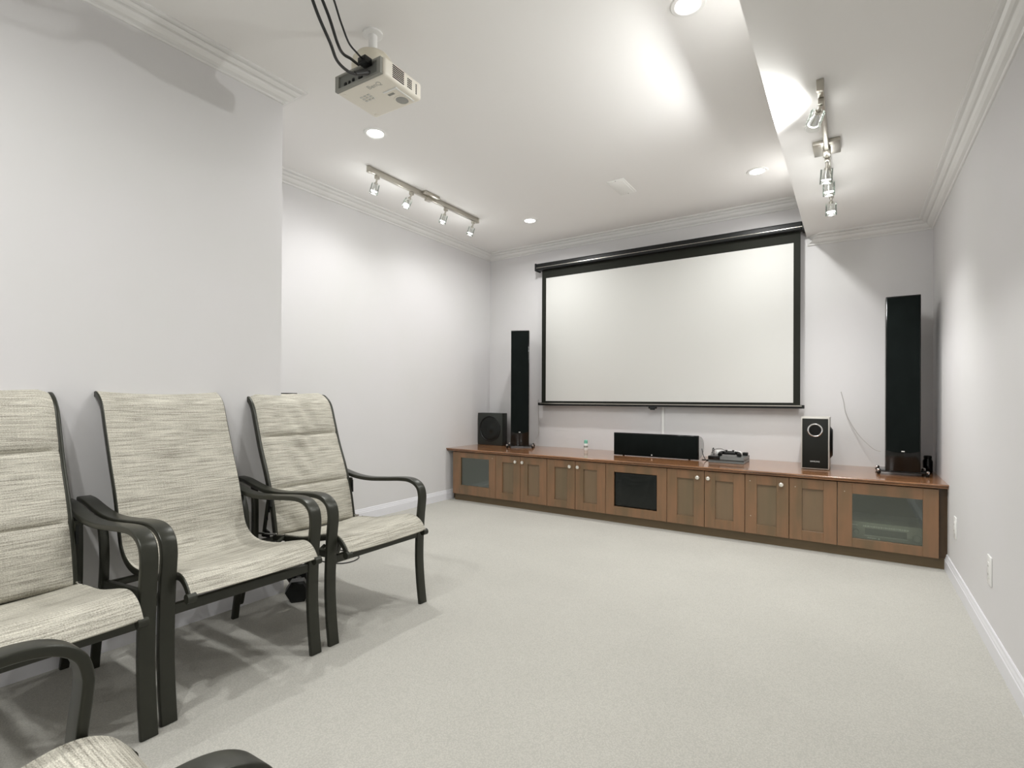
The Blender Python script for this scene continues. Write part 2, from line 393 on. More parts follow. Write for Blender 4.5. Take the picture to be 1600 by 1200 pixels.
# ================================================================== CHAIRS
def chair(name, label, kind, loc, rz, group):
    """local frame: origin on the floor midway between the front feet, +x forwards."""
    t = thing(name, label, 'chair', loc, math.radians(rz), group)
    W = .2775; Rw = .237
    bar = rrect(.050, .020, .005)
    leg_p = [(0.020, 0, 0), (.006, 0, .10), (-.004, 0, .22), (-.003, 0, .34), (.004, 0, .45), (.013, 0, .53)]
    arm_p = [(.013, 0, .565), (.001, 0, .600), (-.030, 0, .624), (-.075, 0, .635), (-.14, 0, .634), (-.25, 0, .624), (-.37, 0, .615), (-.47, 0, .617), (-.56, 0, .630), (-.66, 0, .650), (-.725, 0, .655)]
    dxr = .0 if kind == 'plain' else -.10
    rear_p = [(-.600, 0, .640), (-.592, 0, .55), (-.590, 0, .45), (-.596, 0, .34), (-.615+dxr*.25, 0, .22), (-.645+dxr*.5, 0, .10), (-.668+dxr*.6, 0, .0)]
    if kind == 'plain':
        rear_p = [(-.575, 0, .632), (-.530, 0, .55), (-.515, 0, .46), (-.520, 0, .36), (-.545, 0, .24), (-.585, 0, .10), (-.605, 0, 0)]
    def part(nm, s, path, sect, m=FRAME, off=None, per=6):
        bm = B(); yy = s*(W if off is None else off)
        sweep(bm, [(p.x, yy, p.z) for p in smooth_path(path, per)], sect, (0, 1, 0)); return obj(nm, bm, m, t, True)
    for s in (-1, 1):
        FP = smooth_path(leg_p + arm_p, 7); k_ = 7*(len(leg_p)-1)
        for nm_, rr in (('leg', (0, k_)), ('armrest', (k_, len(FP)))):
            bm = B(); sweep(bm, [(p.x, s*W, p.z) for p in FP], bar, (0, 1, 0), True, rr); obj(nm_, bm, FRAME, t, True)
        part('leg', s, rear_p, rrect(.030, .022, .005))
        xr = -.592 if kind != 'plain' else -.515
        part('side_bar', s, [(xr, 0, .345), (-.3, 0, .365), (-.015, 0, .388)], rrect(.022, .034, .004), per=2, off=W-.004)
    bm = B(); sweep(bm, [(-.008, -W, .360), (-.008, W, .360)], rrect(.020, .036, .004)); obj('front_crossbar', bm, FRAME, t, True)
    zr = .345; xr = -.592 if kind != 'plain' else -.515
    bm = B(); sweep(bm, [(xr+.01, -W, zr), (xr+.01, W, zr)], rrect(.020, .026, .004)); obj('rear_crossbar', bm, FRAME, t, True)
    if kind == 'plain':
        rail = [(-.760, 0, 1.055), (-.748, 0, 1.076), (-.715, 0, 1.076), (-.665, 0, 1.035), (-.628, 0, .94), (-.578, 0, .81), (-.525, 0, .68), (-.488, 0, .56), (-.462, 0, .485),
                (-.41, 0, .438), (-.33, 0, .418), (-.2, 0, .425), (-.06, 0, .455), (.005, 0, .465), (.045, 0, .448), (.075, 0, .412)]
        rails = [('sling_rail', rail)]
    else:
        back = [(-.785, 0, 1.048), (-.778, 0, 1.070), (-.745, 0, 1.070), (-.693, 0, 1.025), (-.657, 0, .93), (-.615, 0, .81), (-.555, 0, .67), (-.508, 0, .53), (-.478, 0, .385)]
        seat = [(-.490, 0, .372), (-.40, 0, .388), (-.25, 0, .402), (-.09, 0, .438), (-.02, 0, .446), (.028, 0, .428), (.062, 0, .388)]
        rails = [('back_rail', back), ('seat_rail', seat)]
    rs = rrect(.016, .026, .005)
    for nm, pth in rails:
        for s in (-1, 1): part(nm, s, pth, rs, off=Rw)
        e = Vector(pth[-1])
        for s in (-1, 1):
            if nm != 'back_rail':
                bm = B(); cyl(bm, (e.x+.004, s*(Rw-.012), e.z-.002), (e.x+.004, s*(Rw+.016), e.z-.002), .016, n=20); obj('end_cap', bm, FRAME, t, True)
    tp = Vector(rails[0][1][0])
    bm = B(); cyl(bm, (tp.x-.002, -Rw-.008, tp.z), (tp.x-.002, Rw+.008, tp.z), .012, n=14); obj('top_crossbar', bm, FRAME, t, True)
    for s in (-1, 1):      # brackets tying the sling rails to the side bars
        for xx in ((-.10,) if kind == 'plain' else (-.10, -.40)):
            bm = B(); cyl(bm, (xx, s*(Rw-.004), .400), (xx, s*W, .374), .009, n=10); obj('bracket', bm, FRAME, t, True)
    # fabric
    def fabric(nm, pth, thick, seams, offn, wrinkle=.0, label=None):
        P = smooth_path(pth, 16); n = len(P); Lc = [0]
        for i in range(1, n): Lc.append(Lc[-1] + (P[i]-P[i-1]).length)
        bm = B(); uvl = bm.loops.layers.uv.new('weave'); NY = 24; hw = Rw+.003
        rows = {0: [], 1: []}; tot = Lc[-1]
        for i, p in enumerate(P):
            tg = (P[min(i+1, n-1)] - P[max(i-1, 0)]).normalized(); nr = Vector((tg.z, 0, -tg.x))
            if nr.x < 0 and abs(nr.x) > abs(nr.z): nr = -nr
            if abs(nr.z) >= abs(nr.x) and nr.z < 0: nr = -nr
            f = 0
            if seams:
                f = min(abs(Lc[i]-s_*tot) for s_ in seams)
                f = min(1, f/.030); f = math.sqrt(1-(1-f)**2)
            for side in (0, 1):
                row = []
                for j in range(NY+1):
                    yy = -hw + 2*hw*j/NY; e = 1-abs(2*j/NY-1)**3.0
                    h = thick*(.08 + .92*f*min(1, e*2.2)) if seams else thick
                    sag = -.012*(1-(2*j/NY-1)**2)
                    wr = wrinkle*min(1, Lc[i]/.09)*math.sin(yy*60-Lc[i]*34)*math.exp(-((yy-.02+.25*(Lc[i]-.2))/.075)**2) if side == 0 else 0
                    q = p + nr*((offn + h if side == 0 else offn - .002) + sag + wr); row.append(bm.verts.new((q.x, yy, q.z)))
                rows[side].append(row)
        def face(vs, uv_):
            fc = bm.faces.new(vs)
            for lp, (a_, b_) in zip(fc.loops, uv_): lp[uvl].uv = (a_, b_)
        for side in (0, 1):
            R = rows[side]
            for i in range(n-1):
                for j in range(NY):
                    y_0 = 2*hw*j/NY; y_1 = 2*hw*(j+1)/NY
                    face((R[i][j], R[i][j+1], R[i+1][j+1], R[i+1][j]), ((y_0, Lc[i]), (y_1, Lc[i]), (y_1, Lc[i+1]), (y_0, Lc[i+1])))
        for i in range(n-1):
            for j in (0, NY):
                face((rows[0][i][j], rows[1][i][j], rows[1][i+1][j], rows[0][i+1][j]), ((0, Lc[i]), (.01, Lc[i]), (.01, Lc[i+1]), (0, Lc[i+1])))
        for i in (0, n-1):
            for j in range(NY):
                y_0 = 2*hw*j/NY; y_1 = 2*hw*(j+1)/NY
                face((rows[0][i][j], rows[0][i][j+1], rows[1][i][j+1], rows[1][i][j]), ((y_0, 0), (y_1, 0), (y_1, .01), (y_0, .01)))
        return obj(nm, bm, SLING, t, True, 60)
    if kind == 'plain':
        fabric('sling', rails[0][1][1:], .004, None, .010)
    else:
        fabric('sling_back', rails[0][1][1:], .024, [.35, .705, 1.0], .004, .0065 if kind == 'creased' else .001)
        fabric('sling_seat', rails[1][1][:], .008, None, .010)
        for s in (-1, 1):          # reclining mechanism: slanted brace, notched plate
            y = s*(Rw+.012)
            bm = B(); sweep(bm, [(-.562, y, .375), (-.512, y, .610)], rrect(.012, .018, .003)); obj('recline_brace', bm, FRAME, t, True)
            bm = B(); pr = [(-.575, .375), (-.50, .600), (-.497, .53), (-.515, .53), (-.513, .50), (-.532, .50), (-.530, .46), (-.548, .455), (-.545, .415), (-.515, .405), (-.512, .375)]
            A_ = [bm.verts.new((x_, y-.004, z_)) for x_, z_ in pr]; B_ = [bm.verts.new((x_, y+.004, z_)) for x_, z_ in pr]
            for i in range(len(pr)): bm.faces.new((A_[i], A_[(i+1) % len(pr)], B_[(i+1) % len(pr)], B_[i]))
            bm.faces.new(A_); bm.faces.new(list(reversed(B_)))
            obj('notched_plate', bm, BLACK, t)
            bm = B(); cyl(bm, (-.585, y-.01, .39), (-.44, y-.01, .405), .006, n=8); obj('recline_rod', bm, CHROME, t, True)
    return t
GR = 'sling patio chairs lined up along the left wall'
chair('sling_armchair', 'beige sling armchair with creased padded back, nearest the screen', 'creased', (-1.895, 1.7225, 0), 0, GR)
chair('sling_armchair', 'beige sling armchair with plain unpadded one-piece sling, middle of the row', 'plain', (-1.89, 1.075, 0), 0, GR)
chair('sling_armchair', 'beige sling armchair with two back seams, cut off by the left edge', 'padded', (-1.862, .452, 0), 0, GR)
chair('sling_armchair', 'foreground armchair of which only a bent bronze arm shows, bottom left', 'padded', (-.905, .358, 0), 92, GR)

# ================================================================== MEDIA CABINETS
YD, YT_, ZW = 4.20, 4.245, .545
zb, zt = .072, .508
def frame_mesh(x0, x1, z0, z1, ix0, ix1, iz0, iz1, y0, y1):
    bm = B()
    box(bm, x0, ix0, y0, y1, z0, z1); box(bm, ix1, x1, y0, y1, z0, z1)
    box(bm, ix0, ix1, y0, y1, z0, iz0); box(bm, ix0, ix1, y0, y1, iz1, z1)
    return bm
def unit(x0, x1, label, doors):
    """doors: list of (dx0, dx1, kind, knob side or None, holes)"""
    t = thing('media_cabinet', label, 'cabinet', (x0, YD, 0), 0, 'built-in media cabinet units')
    W_ = x1-x0; by0, by1 = .024, YB-YD-.004
    bm = B(); th = .018
    box(bm, 0, th, by0, by1, .07, .508); box(bm, W_-th, W_, by0, by1, .07, .508)
    box(bm, th, W_-th, by0, by1, .07, .088); box(bm, th, W_-th, by0, by1, .49, .508); box(bm, th, W_-th, by1-.01, by1, .088, .49)
    obj('body', bm, DARK if any(k[2] == 'glass' for k in doors) else WOODD, t)
    bx('toe_kick', TOE, 0, (XR-x0-.001) if x1 > .4 else W_, .04, .06, 0, .072, t)
    for dx0, dx1, kind, knob, holes in doors:
        a0, a1 = dx0-x0+.002, dx1-x0-.002
        if kind == 'shaker': ins = .079, .079, .070, .068
        elif kind == 'cloth': ins = .074, .080, .074, .066
        else: ins = (.103, .079, .094, .056) if dx0 < -3 else (.084, .079, .062, .074)
        i0, i1, j0, j1 = a0+ins[0], a1-ins[1], zb+ins[2], zt-ins[3]
        d_ = obj('door', frame_mesh(a0, a1, zb, zt, i0, i1, j0, j1, 0, .022), WOOD, t)
        bv = d_.modifiers.new('b', 'BEVEL'); bv.width = .0012; bv.segments = 1; bv.limit_method = 'ANGLE'
        if kind == 'shaker': bx('panel', WOODP, i0-.002, i1+.002, .014, .019, j0-.002, j1+.002, d_)
        elif kind == 'glass': bx('glass_pane', PANE, i0-.002, i1+.002, .013, .016, j0-.002, j1+.002, d_)
        else:
            bm = B(); nx, nz = 26, 20; G = []
            for iz in range(nz+1):
                r_ = []
                for ix in range(nx+1):
                    u_, v_ = ix/nx, iz/nz; e = math.sin(PI*u_)**.4*math.sin(PI*v_)**.4
                    dpt = .016 - .009*e + .003*math.exp(-((v_-.86-.25*(u_-.5)**2*4+.1)/.035)**2) + .003*math.exp(-((u_-.10-.10*(v_-.5)**2*4)/.03)**2) + .002*math.exp(-((u_-.80-.25*(v_-.6))/.04)**2) + .002*e*math.sin(7*u_+5*v_) + .003*math.sin(u_*46)*math.exp(-v_*14)
                    r_.append(bm.verts.new((i0-.002+(i1-i0+.004)*u_, dpt, j0-.002+(j1-j0+.004)*v_)))
                G.append(r_)
            for iz in range(nz):
                for ix in range(nx): bm.faces.new((G[iz][ix], G[iz][ix+1], G[iz+1][ix+1], G[iz+1][ix]))
            q = obj('cloth_panel', bm, VINYL, d_, True); s_ = q.modifiers.new('s', 'SOLIDIFY'); s_.thickness = .002; q['label'] = 'puckered black vinyl panel'
        if knob:
            kx = (a1-.047) if knob == 'r' else (a0+.029)
            bm = B(); lathe(bm, (kx, 0, .456), [(.006, 0), (.006, .012), (.015, .015), (.0165, .020), (.014, .026), (.006, .029)], 24, 'Y')
            obj('knob', bm, KNOB, d_, True)
        for hx, hz in holes:
            bm = B(); cyl(bm, (hx-x0, -.0006, hz), (hx-x0, .004, hz), .0035, n=12); obj('screw_hole', bm, HOLE, d_)
    return t
E_ = [-3.515, -2.966, -2.672, -2.379, -2.086, -1.793, -1.260, -.967, -.674, -.381, -.088, .456]
unit(E_[0], E_[1], 'leftmost glass-fronted brown cabinet in the corner under the black box speaker', [(E_[0], E_[1], 'glass', None, [(-3.005, .468)])])
unit(E_[1], E_[3], 'two-door brown cabinet with paired knobs, next to the left glass cabinet', [(E_[1], E_[2], 'shaker', 'r', []), (E_[2], E_[3], 'shaker', 'l', [])])
unit(E_[3], E_[5], 'two-door brown cabinet under the small bottle, left of the black panel', [(E_[3], E_[4], 'shaker', 'r', []), (E_[4], E_[5], 'shaker', 'l', [])])
unit(E_[5], E_[6], 'brown cabinet front with puckered black panel below the centre speaker', [(E_[5], E_[6], 'cloth', None, [])])
unit(E_[6], E_[8], 'two-door brown cabinet with paired knobs below the game console', [(E_[6], E_[7], 'shaker', 'r', []), (E_[7], E_[8], 'shaker', 'l', [])])
unit(E_[8], E_[10], 'two-door brown cabinet with one knob missing, below the silver and black speaker', [(E_[8], E_[9], 'shaker', 'r', [(-.639, .464), (-.634, .204)]), (E_[9], E_[10], 'shaker', None, [(-.342, .448)])])
rc = unit(E_[10], E_[11], 'rightmost glass-fronted brown cabinet with the receiver inside', [(E_[10], E_[11], 'glass', None, [(-.046, .446)])])
f = bx('filler_panel', WOODD, .458, XR, YD+.03, YD+.055, .0725, .512)
tag(f, 'narrow dark wood filler strip between the cabinets and the right wall', 'panel')
f = bx('filler_panel', WOODD, XF, -3.517, YD+.10, YD+.12, 0, .512)
tag(f, 'thin shadowed filler strip between the cabinets and the left wall', 'panel')
# worktop with moulded front edge
bm = B(); prof = [(YB-.001, ZW-.030), (YD+.004, ZW-.030), (YD-.012, ZW-.030), (YD-.020, ZW-.027), (YD-.024, ZW-.020), (YD-.022, ZW-.016), (YD-.033, ZW-.012), (YD-.038, ZW-.006), (YD-.034, ZW), (YB-.001, ZW)]
A_ = [bm.verts.new((XF+.001, y, z)) for y, z in prof]; B_ = [bm.verts.new((XR-.001, y, z)) for y, z in prof]
for i in range(len(prof)): bm.faces.new((A_[i], A_[(i+1) % len(prof)], B_[(i+1) % len(prof)], B_[i]))
bm.faces.new(A_); bm.faces.new(list(reversed(B_)))
tag(obj('worktop', bm, WOODT), 'long glossy reddish brown wooden worktop along the back wall', 'worktop')
# receiver inside the right glass cabinet
r_ = thing('av_receiver', 'grey audio receiver behind the glass of the rightmost cabinet', 'receiver', (.185, YD+.09, .088))
bx('casing', RECV, -.215, .215, .006, .36, .008, .145, r_, .003)
bx('front_panel', RECV, -.215, .215, 0, .006, .008, .145, r_, .001)
bx('display', mat('display_window', (.07, .075, .07), .15), -.115, .115, -.0015, 0, .062, .105, r_)
bm = B(); random.seed(3); x = -.125
while x < .125:
    wd = random.choice((.005, .008, .012)); box(bm, x, x+wd, -.003, 0, .114, .124); x += wd+.003
obj('button_row', bm, INK, r_)
for kx, kr in ((-.165, .017), (.168, .021)):
    bm = B(); lathe(bm, (kx, 0, .075), [(kr, 0), (kr, .014), (kr*.85, .017)], 28, 'Y'); obj('dial', bm, RECV, r_, True)
bm = B(); box(bm, -.195, -.155, -.001, 0, .118, .124); box(bm, -.10, -.05, -.001, 0, .040, .045); box(bm, -.04, -.03, -.002, 0, .036, .046); box(bm, -.12, .12, -.001, 0, .0545, .0565)
obj('front_markings', bm, INK, r_)
for sx in (-.18, .18):
    for sy in (.04, .32):
        bm = B(); cyl(bm, (sx, sy, 0), (sx, sy, .009), .016); obj('foot', bm, BLACK, r_, True)

# ================================================================== PROJECTION SCREEN
s = thing('projection_screen', 'wide white pull-down projection screen with black border on the back wall', 'screen', (-1.6, 4.862, 1.0))
X0, X1 = -2.885+1.6, -.336+1.6
bm = B(); hz = 2.490-1.0
sect = [(-.042, -.045), (-.030, -.050), (.030, -.050), (.0, -.050)]
box(bm, X0+.012, X1-.012, -.045, .036, hz-.030, hz+.042, .010, 3); obj('case', bm, CASE, s, True)
bm = B(); box(bm, X0+.01, X1-.01, -.047, -.043, hz-.006, hz-.002); obj('case_lip', bm, NICKEL, s)
for xx in (X0, X1):
    bm = B(); box(bm, xx-.006, xx+.014 if xx == X0 else xx+.006, -.050, .060, hz-.036, hz+.046, .006) if xx == X0 else box(bm, xx-.014, xx+.006, -.050, .060, hz-.036, hz+.046, .006)
    obj('end_cap', bm, CASE, s, True)
for xx in (X0+.03, X1-.03):
    bm = B(); box(bm, xx-.012, xx+.012, .02, YB-4.862-.001, hz+.02, hz+.052); obj('wall_bracket', bm, CASE, s)
F0, F1 = -2.823+1.6, -.362+1.6; G0, G1 = -2.772+1.6, -.413+1.6
bm = frame_mesh(F0, F1, .020, hz-.01, G0, G1, .044, 1.372, 0, .0015); obj('black_border', bm, SCRB, s)
bx('white_fabric', SCREENM, G0, G1, .0002, .0013, .044, 1.372, s)
bx('bottom_bar', CASE, -2.864+1.6, -.331+1.6, -.012, .012, -.004, .026, s, .004)
bx('bar_lip', NICKEL, -2.84+1.6, -.35+1.6, -.0135, -.0115, .014, .022, s)
bm = B(); box(bm, -.035, .045, -.016, .006, -.022, -.002, .006); box(bm, -.018, .028, -.020, .0, -.034, -.014, .005); obj('pull_handle', bm, BLACK, s, True)
tag(bx('cable_cover', WHITE, -1.532, -1.508, YB-.012, YB, ZW, 1.04, None, .003), 'white vertical cable cover below the screen behind the centre speaker', 'cable cover')

# ================================================================== SPEAKERS
def tower(x, y, rz, W_, label, H=1.24, deep=.25, taper=.35):
    t = thing('tower_speaker', label, 'speaker', (x, y, ZW), math.radians(rz), 'pair of black tower speakers')
    z0 = .030; hw = W_/2
    prof = []
    for i in range(9):
        u_ = i/8; prof.append((hw*(1-.03*u_-taper*u_**3), .012+deep*u_))
    full = [(-a_, b_) for a_, b_ in reversed(prof)]; poly = prof + full
    bm = B(); A_ = [bm.verts.new((p[0], p[1], z0)) for p in poly]; B_ = [bm.verts.new((p[0], p[1], H-.004-.02*(p[1]/.26)**2)) for p in poly]
    for i in range(len(poly)): bm.faces.new((A_[i], A_[(i+1) % len(poly)], B_[(i+1) % len(poly)], B_[i]))
    bm.faces.new(list(reversed(A_))); bm.faces.new(B_); obj('cabinet', bm, GLOSSB, t, True)
    bx('front_baffle', GLOSS, -hw, hw, 0, .014, z0, H, t, .004)
    bm = B(); n = 14; zl = .175; dip = .016; P = []
    for i in range(n+1):
        u_ = -1+2*i/n; P.append((u_*(hw-.007), zl - dip*(1-u_*u_)))
    P += [(hw-.007, H-.010), (-(hw-.007), H-.010)]
    A_ = [bm.verts.new((p[0], -.014, p[1])) for p in P]; B_ = [bm.verts.new((p[0], 0, p[1])) for p in P]
    for i in range(len(P)): bm.faces.new((A_[i], A_[(i+1) % len(P)], B_[(i+1) % len(P)], B_[i]))
    bm.faces.new(A_); bm.faces.new(list(reversed(B_))); obj('grille', bm, GRILLE, t)
    bm = B(); box(bm, -.009, .009, -.0155, -.013, zl-.008, zl-.001, .0008); q = obj('badge', bm, INK, t)
    bx('base_plate', GLOSS, -hw-.03, hw+.03, .004, .25, .020, .030, t, .002)
    for sx in (-1, 1):
        for sy in (.02, .235):
            px_ = sx*(hw+.038)
            bm = B(); cyl(bm, (px_, sy, 0), (px_, sy, .014), .008, .014, 20); cyl(bm, (px_, sy, .014), (px_, sy, .020), .014); ft = obj('foot', bm, BLACK, t, True)
            bm = B(); lathe(bm, (px_, sy, .028), [(.012, 0), (.013, .006), (.009, .011), (.004, .013)], 20); cyl(bm, (px_, sy, .018), (px_, sy, .028), .010); obj('chrome_cap', bm, CHROME, ft, True)
            bm = B(); box(bm, min(px_, sx*hw)-.004, max(px_, sx*hw)+.004, sy-.011, sy+.011, .020, .029, .002); obj('outrigger', bm, GLOSS, t, True)
    return t
tower(-2.92, 4.575, 27, .192, 'tall black tower speaker left of the screen')
tower(.290, 4.48, 0, .196, 'tall black tower speaker in the right corner beside the wall', 1.25, .33, .12)
# centre channel
t = thing('centre_speaker', 'long low black centre speaker on the worktop below the screen', 'speaker', (-1.484, 4.57, ZW), math.radians(0))
hw = .385
bm = B(); prof = [(.012, .006), (.012, .206)] + [(.012+.16*math.sin(PI*k/14), .107+.099*math.cos(PI*k/14)) for k in range(1, 14)]
prof = [(.010, .008)] + [(.010 + .20*(1-abs(1-2*k/16)**2.4)**.6 if 0 < k < 16 else .03, .008+.198*k/16) for k in range(17)] + [(.010, .206)]
A_ = [bm.verts.new((-hw+.004, y, z)) for y, z in prof]; B_ = [bm.verts.new((hw-.004, y, z)) for y, z in prof]
for i in range(len(prof)): bm.faces.new((A_[i], A_[(i+1) % len(prof)], B_[(i+1) % len(prof)], B_[i]))
bm.faces.new(A_); bm.faces.new(list(reversed(B_))); obj('cabinet', bm, mat('painted_reflection_side', (.36, .36, .35), .18, spec=.6), t)  # pale base colour paints the wall's reflection into the glossy side
bx('front_baffle', GLOSS, -hw, hw, 0, .012, .004, .212, t, .003)
bx('grille', GRILLE, -hw+.006, hw-.006, -.012, 0, .010, .204, t, .003)
bm = B(); cyl(bm, (-.02, -.0130, .022), (-.02, -.0115, .022), .006, n=16); obj('badge', bm, INK, t)
for sx in (-.3, .3):
    bm = B(); cyl(bm, (sx, .03, 0), (sx, .03, .006), .01); cyl(bm, (sx, .12, 0), (sx, .12, .009), .01); obj('foot', bm, BLACK, t)
# box speaker in the left corner
t = thing('subwoofer', 'squat black subwoofer with round cone in the left back corner', 'speaker', (-3.398, 4.70, ZW), math.radians(0))
hw = .168
bx('cabinet', mat('charcoal_veneer', (.028, .032, .028), .45, spec=.35), -hw, hw, 0, .10, 0, .360, t, .004)
bm = B(); lathe(bm, (0, 0, .183), [(.146, 0), (.146, .004), (.142, .007), (.134, .006), (.130, .001), (.128, -.001)], 48, 'Y'); obj('cone_ring', bm, BLACK, t, True)
bm = B(); lathe(bm, (0, 0, .183), [(.132, .0), (.124, .003), (.08, .0015), (.040, .001), (.034, .005), (.001, .008)], 48, 'Y'); obj('cone', bm, VINYL, t, True)
# silver and black speaker
t = thing('bookshelf_speaker', 'upright black and silver speaker with round port right of the screen', 'speaker', (-.236, 4.49, ZW), math.radians(0))
hw, H, Dp = .092, .395, .30
bx('cabinet', SILVER, -hw, hw, .01, Dp, .004, H, t, .004)
bx('front_surround', SILVER, -hw, hw, 0, .012, .004, H, t, .003)
bx('front_panel', BLACKM, -hw+.008, hw-.008, -.004, .002, .012, H-.012, t, .002)
bm = B(); lathe(bm, (0, -.004, .297), [(.050, 0), (.050, .003), (.046, .006), (.041, .005), (.038, .0)], 40, 'Y')
for f_ in [f_ for f_ in bm.faces if len(f_.verts) > 4]: bm.faces.remove(f_)
obj('port_ring', bm, CHROME, t, True)
bm = B(); lathe(bm, (0, -.004, .297), [(.040, 0), (.040, .001), (.001, .0012)], 32, 'Y'); obj('port', bm, GLOSS, t, True)
bm = B(); n = 20; pr = [(.14+.085*math.cos(2*PI*k/n), .2+.125*math.sin(2*PI*k/n)) for k in range(n)]
A_ = [bm.verts.new((hw-.001, y, z)) for y, z in pr]; B_ = [bm.verts.new((hw+.018, .14+(y-.14)*.75, .2+(z-.2)*.8)) for y, z in pr]
for i in range(n): bm.faces.new((A_[i], A_[(i+1) % n], B_[(i+1) % n], B_[i]))
bm.faces.new(B_); bm.faces.new(A_); obj('side_driver', bm, BLACK, t, True)
text_mesh('lettering', 'SAMSUNG', .0135, INK, t, (0, -.0045, .062), (PI/2, 0, 0))
for sx in (-.07, .07):
    for sy in (.03, Dp-.03):
        bm = B(); cyl(bm, (sx, sy, 0), (sx, sy, .006), .009, n=12); obj('foot', bm, BLACK, t)
# game console and controller
t = thing('game_console', 'flat grey two-layer game console beside the centre speaker', 'console', (-.868, 4.50, ZW), math.radians(0))
def slab(bm, y_sh, z0, z1, x0=-.137, x1=.137):
    pts = [(x0, y_sh, z0), (x1, y_sh, z0), (x1, y_sh+.28, z0), (x0, y_sh+.28, z0)]
    lo = [bm.verts.new(p) for p in pts]; hi = [bm.verts.new((p[0], p[1]+(.008 if i < 2 else 0), z1)) for i, p in enumerate(pts)]
    bm.faces.new(lo); bm.faces.new(list(reversed(hi)))
    for i in range(4): bm.faces.new((lo[i], lo[(i+1) % 4], hi[(i+1) % 4], hi[i]))
bm = B(); slab(bm, 0, .002, .024); obj('lower_shell', bm, CONS, t)
bm = B(); box(bm, -.134, .134, .010, .275, .024, .029); obj('light_gap', bm, BLACK, t)
bm = B(); slab(bm, -.004, .029, .053); slab_o = obj('upper_shell', bm, CONS, t)
bx('gloss_cover', GLOSS, -.138, -.045, -.006, .26, .0295, .0545, t, .001)
c = thing('game_controller', 'black game controller lying on the game console', 'game controller', (-.855, 4.60, ZW+.054), math.radians(8))
bm = B(); box(bm, -.045, .045, -.022, .022, .010, .036, .008, 3); obj('body', bm, BLACK, c, True)
for s_ in (-1, 1):
    bm = B(); sweep(bm, smooth_path([(s_*.040, .01, .024), (s_*.062, -.004, .024), (s_*.072, -.030, .018), (s_*.074, -.055, .012)], 5), rrect(.034, .026, .011)); obj('grip', bm, BLACK, c, True)
    bm = B(); lathe(bm, (s_*.026, -.008, .036), [(.006, 0), (.006, .006), (.010, .008), (.010, .012), (.004, .013)], 16); obj('thumbstick', bm, BLACKM, c, True)
bx('touch_pad', BLACKM, -.020, .020, .0, .020, .034, .038, c, .001)
h = thing('headset', 'small white earphones lying behind the game controller', 'headset', (-.87, 4.66, ZW+.054))
for sx in (-.088, .075):
    bm = B(); lathe(bm, (sx, 0, 0), [(.020, 0), (.024, .008), (.022, .030), (.012, .036)], 20); obj('ear_cup', bm, WHITE, h, True)
bm = B(); sweep(bm, smooth_path([(-.088, 0, .030), (-.03, .03, .036), (.03, .03, .036), (.075, 0, .030)], 6), circ(.004, 8)); obj('head_band', bm, WHITE, h, True)
q = bx('power_brick', BLACK, -.775, -.735, 4.70, 4.745, ZW+.0535, ZW+.078, None, .004); tag(q, 'tiny black adapter on the right end of the game console', 'adapter')
def cable(name, pts, r, m, label, cat='cable'):
    bm = B(); sweep(bm, smooth_path(pts, 8), circ(r, 8)); return tag(obj(name, bm, m, None, True), label, cat)
cable('audio_cable', [(-1.085, 4.62, ZW+.10), (-1.07, 4.60, ZW+.05), (-1.045, 4.59, ZW+.008), (-1.025, 4.62, ZW+.006), (-1.02, 4.72, ZW+.03), (-1.025, 4.75, ZW+.085), (-1.018, 4.76, ZW+.095), (-1.015, 4.74, ZW+.04), (-1.04, 4.66, ZW+.005), (-1.09, 4.64, ZW+.004)], .0035, CABLE,
      'black looped cable between the centre speaker and the game console')
cable('earphone_cord', [(-1.00, 4.60, ZW+.0045), (-1.008, 4.62, ZW+.06), (-.985, 4.64, ZW+.095), (-.94, 4.65, ZW+.105), (-.90, 4.63, ZW+.095)], .0022, CABLE,
      'thin dark cord arching up to the white earphones')
cable('speaker_wire', [(-.080, YB-.004, 1.136), (-.062, YB-.006, 1.06), (-.050, YB-.012, .98), (-.02, YB-.03, .90), (.03, YB-.05, .81), (.09, YB-.08, .735), (.14, YB-.09, .690), (.18, YB-.10, .678)], .0022, WIRE,
      'thin grey wire curving from the back wall to the right tower speaker')
cable('speaker_wire', [(-2.902, 4.925, 1.06), (-2.900, 4.925, .95), (-2.896, 4.93, .80), (-2.898, 4.925, .68), (-2.915, 4.91, .62)], .0028, WIRE,
      'thin grey wire hanging beside the left tower speaker')
# small bottle
t = thing('small_bottle', 'tiny white bottle with green cap standing on the worktop', 'bottle', (-2.265, 4.80, ZW))
bm = B(); lathe(bm, (0, 0, 0), [(.019, 0), (.021, .004), (.021, .062), (.018, .070)], 24); obj('body', bm, WHITE, t, True)
bm = B(); lathe(bm, (0, 0, .070), [(.017, 0), (.019, .003), (.018, .030), (.010, .036)], 24); obj('cap', bm, GREENC, t, True)
bm = B(); lathe(bm, (0, 0, .030), [(.0213, 0), (.0213, .018)], 24); obj('print_band', bm, GREYP, t, True)
# dark jar behind the right tower
t = thing('dark_jar', 'small dark glass jar in the corner behind the right tower speaker', 'jar', (.455, 4.80, ZW))
bm = B(); lathe(bm, (0, 0, 0), [(.026, 0), (.030, .006), (.030, .085), (.022, .100)], 28); obj('body', bm, GLOSS, t, True)
bm = B(); lathe(bm, (0, 0, .100), [(.022, 0), (.024, .003), (.024, .020), (.018, .024)], 28); obj('lid', bm, BLACK, t, True)

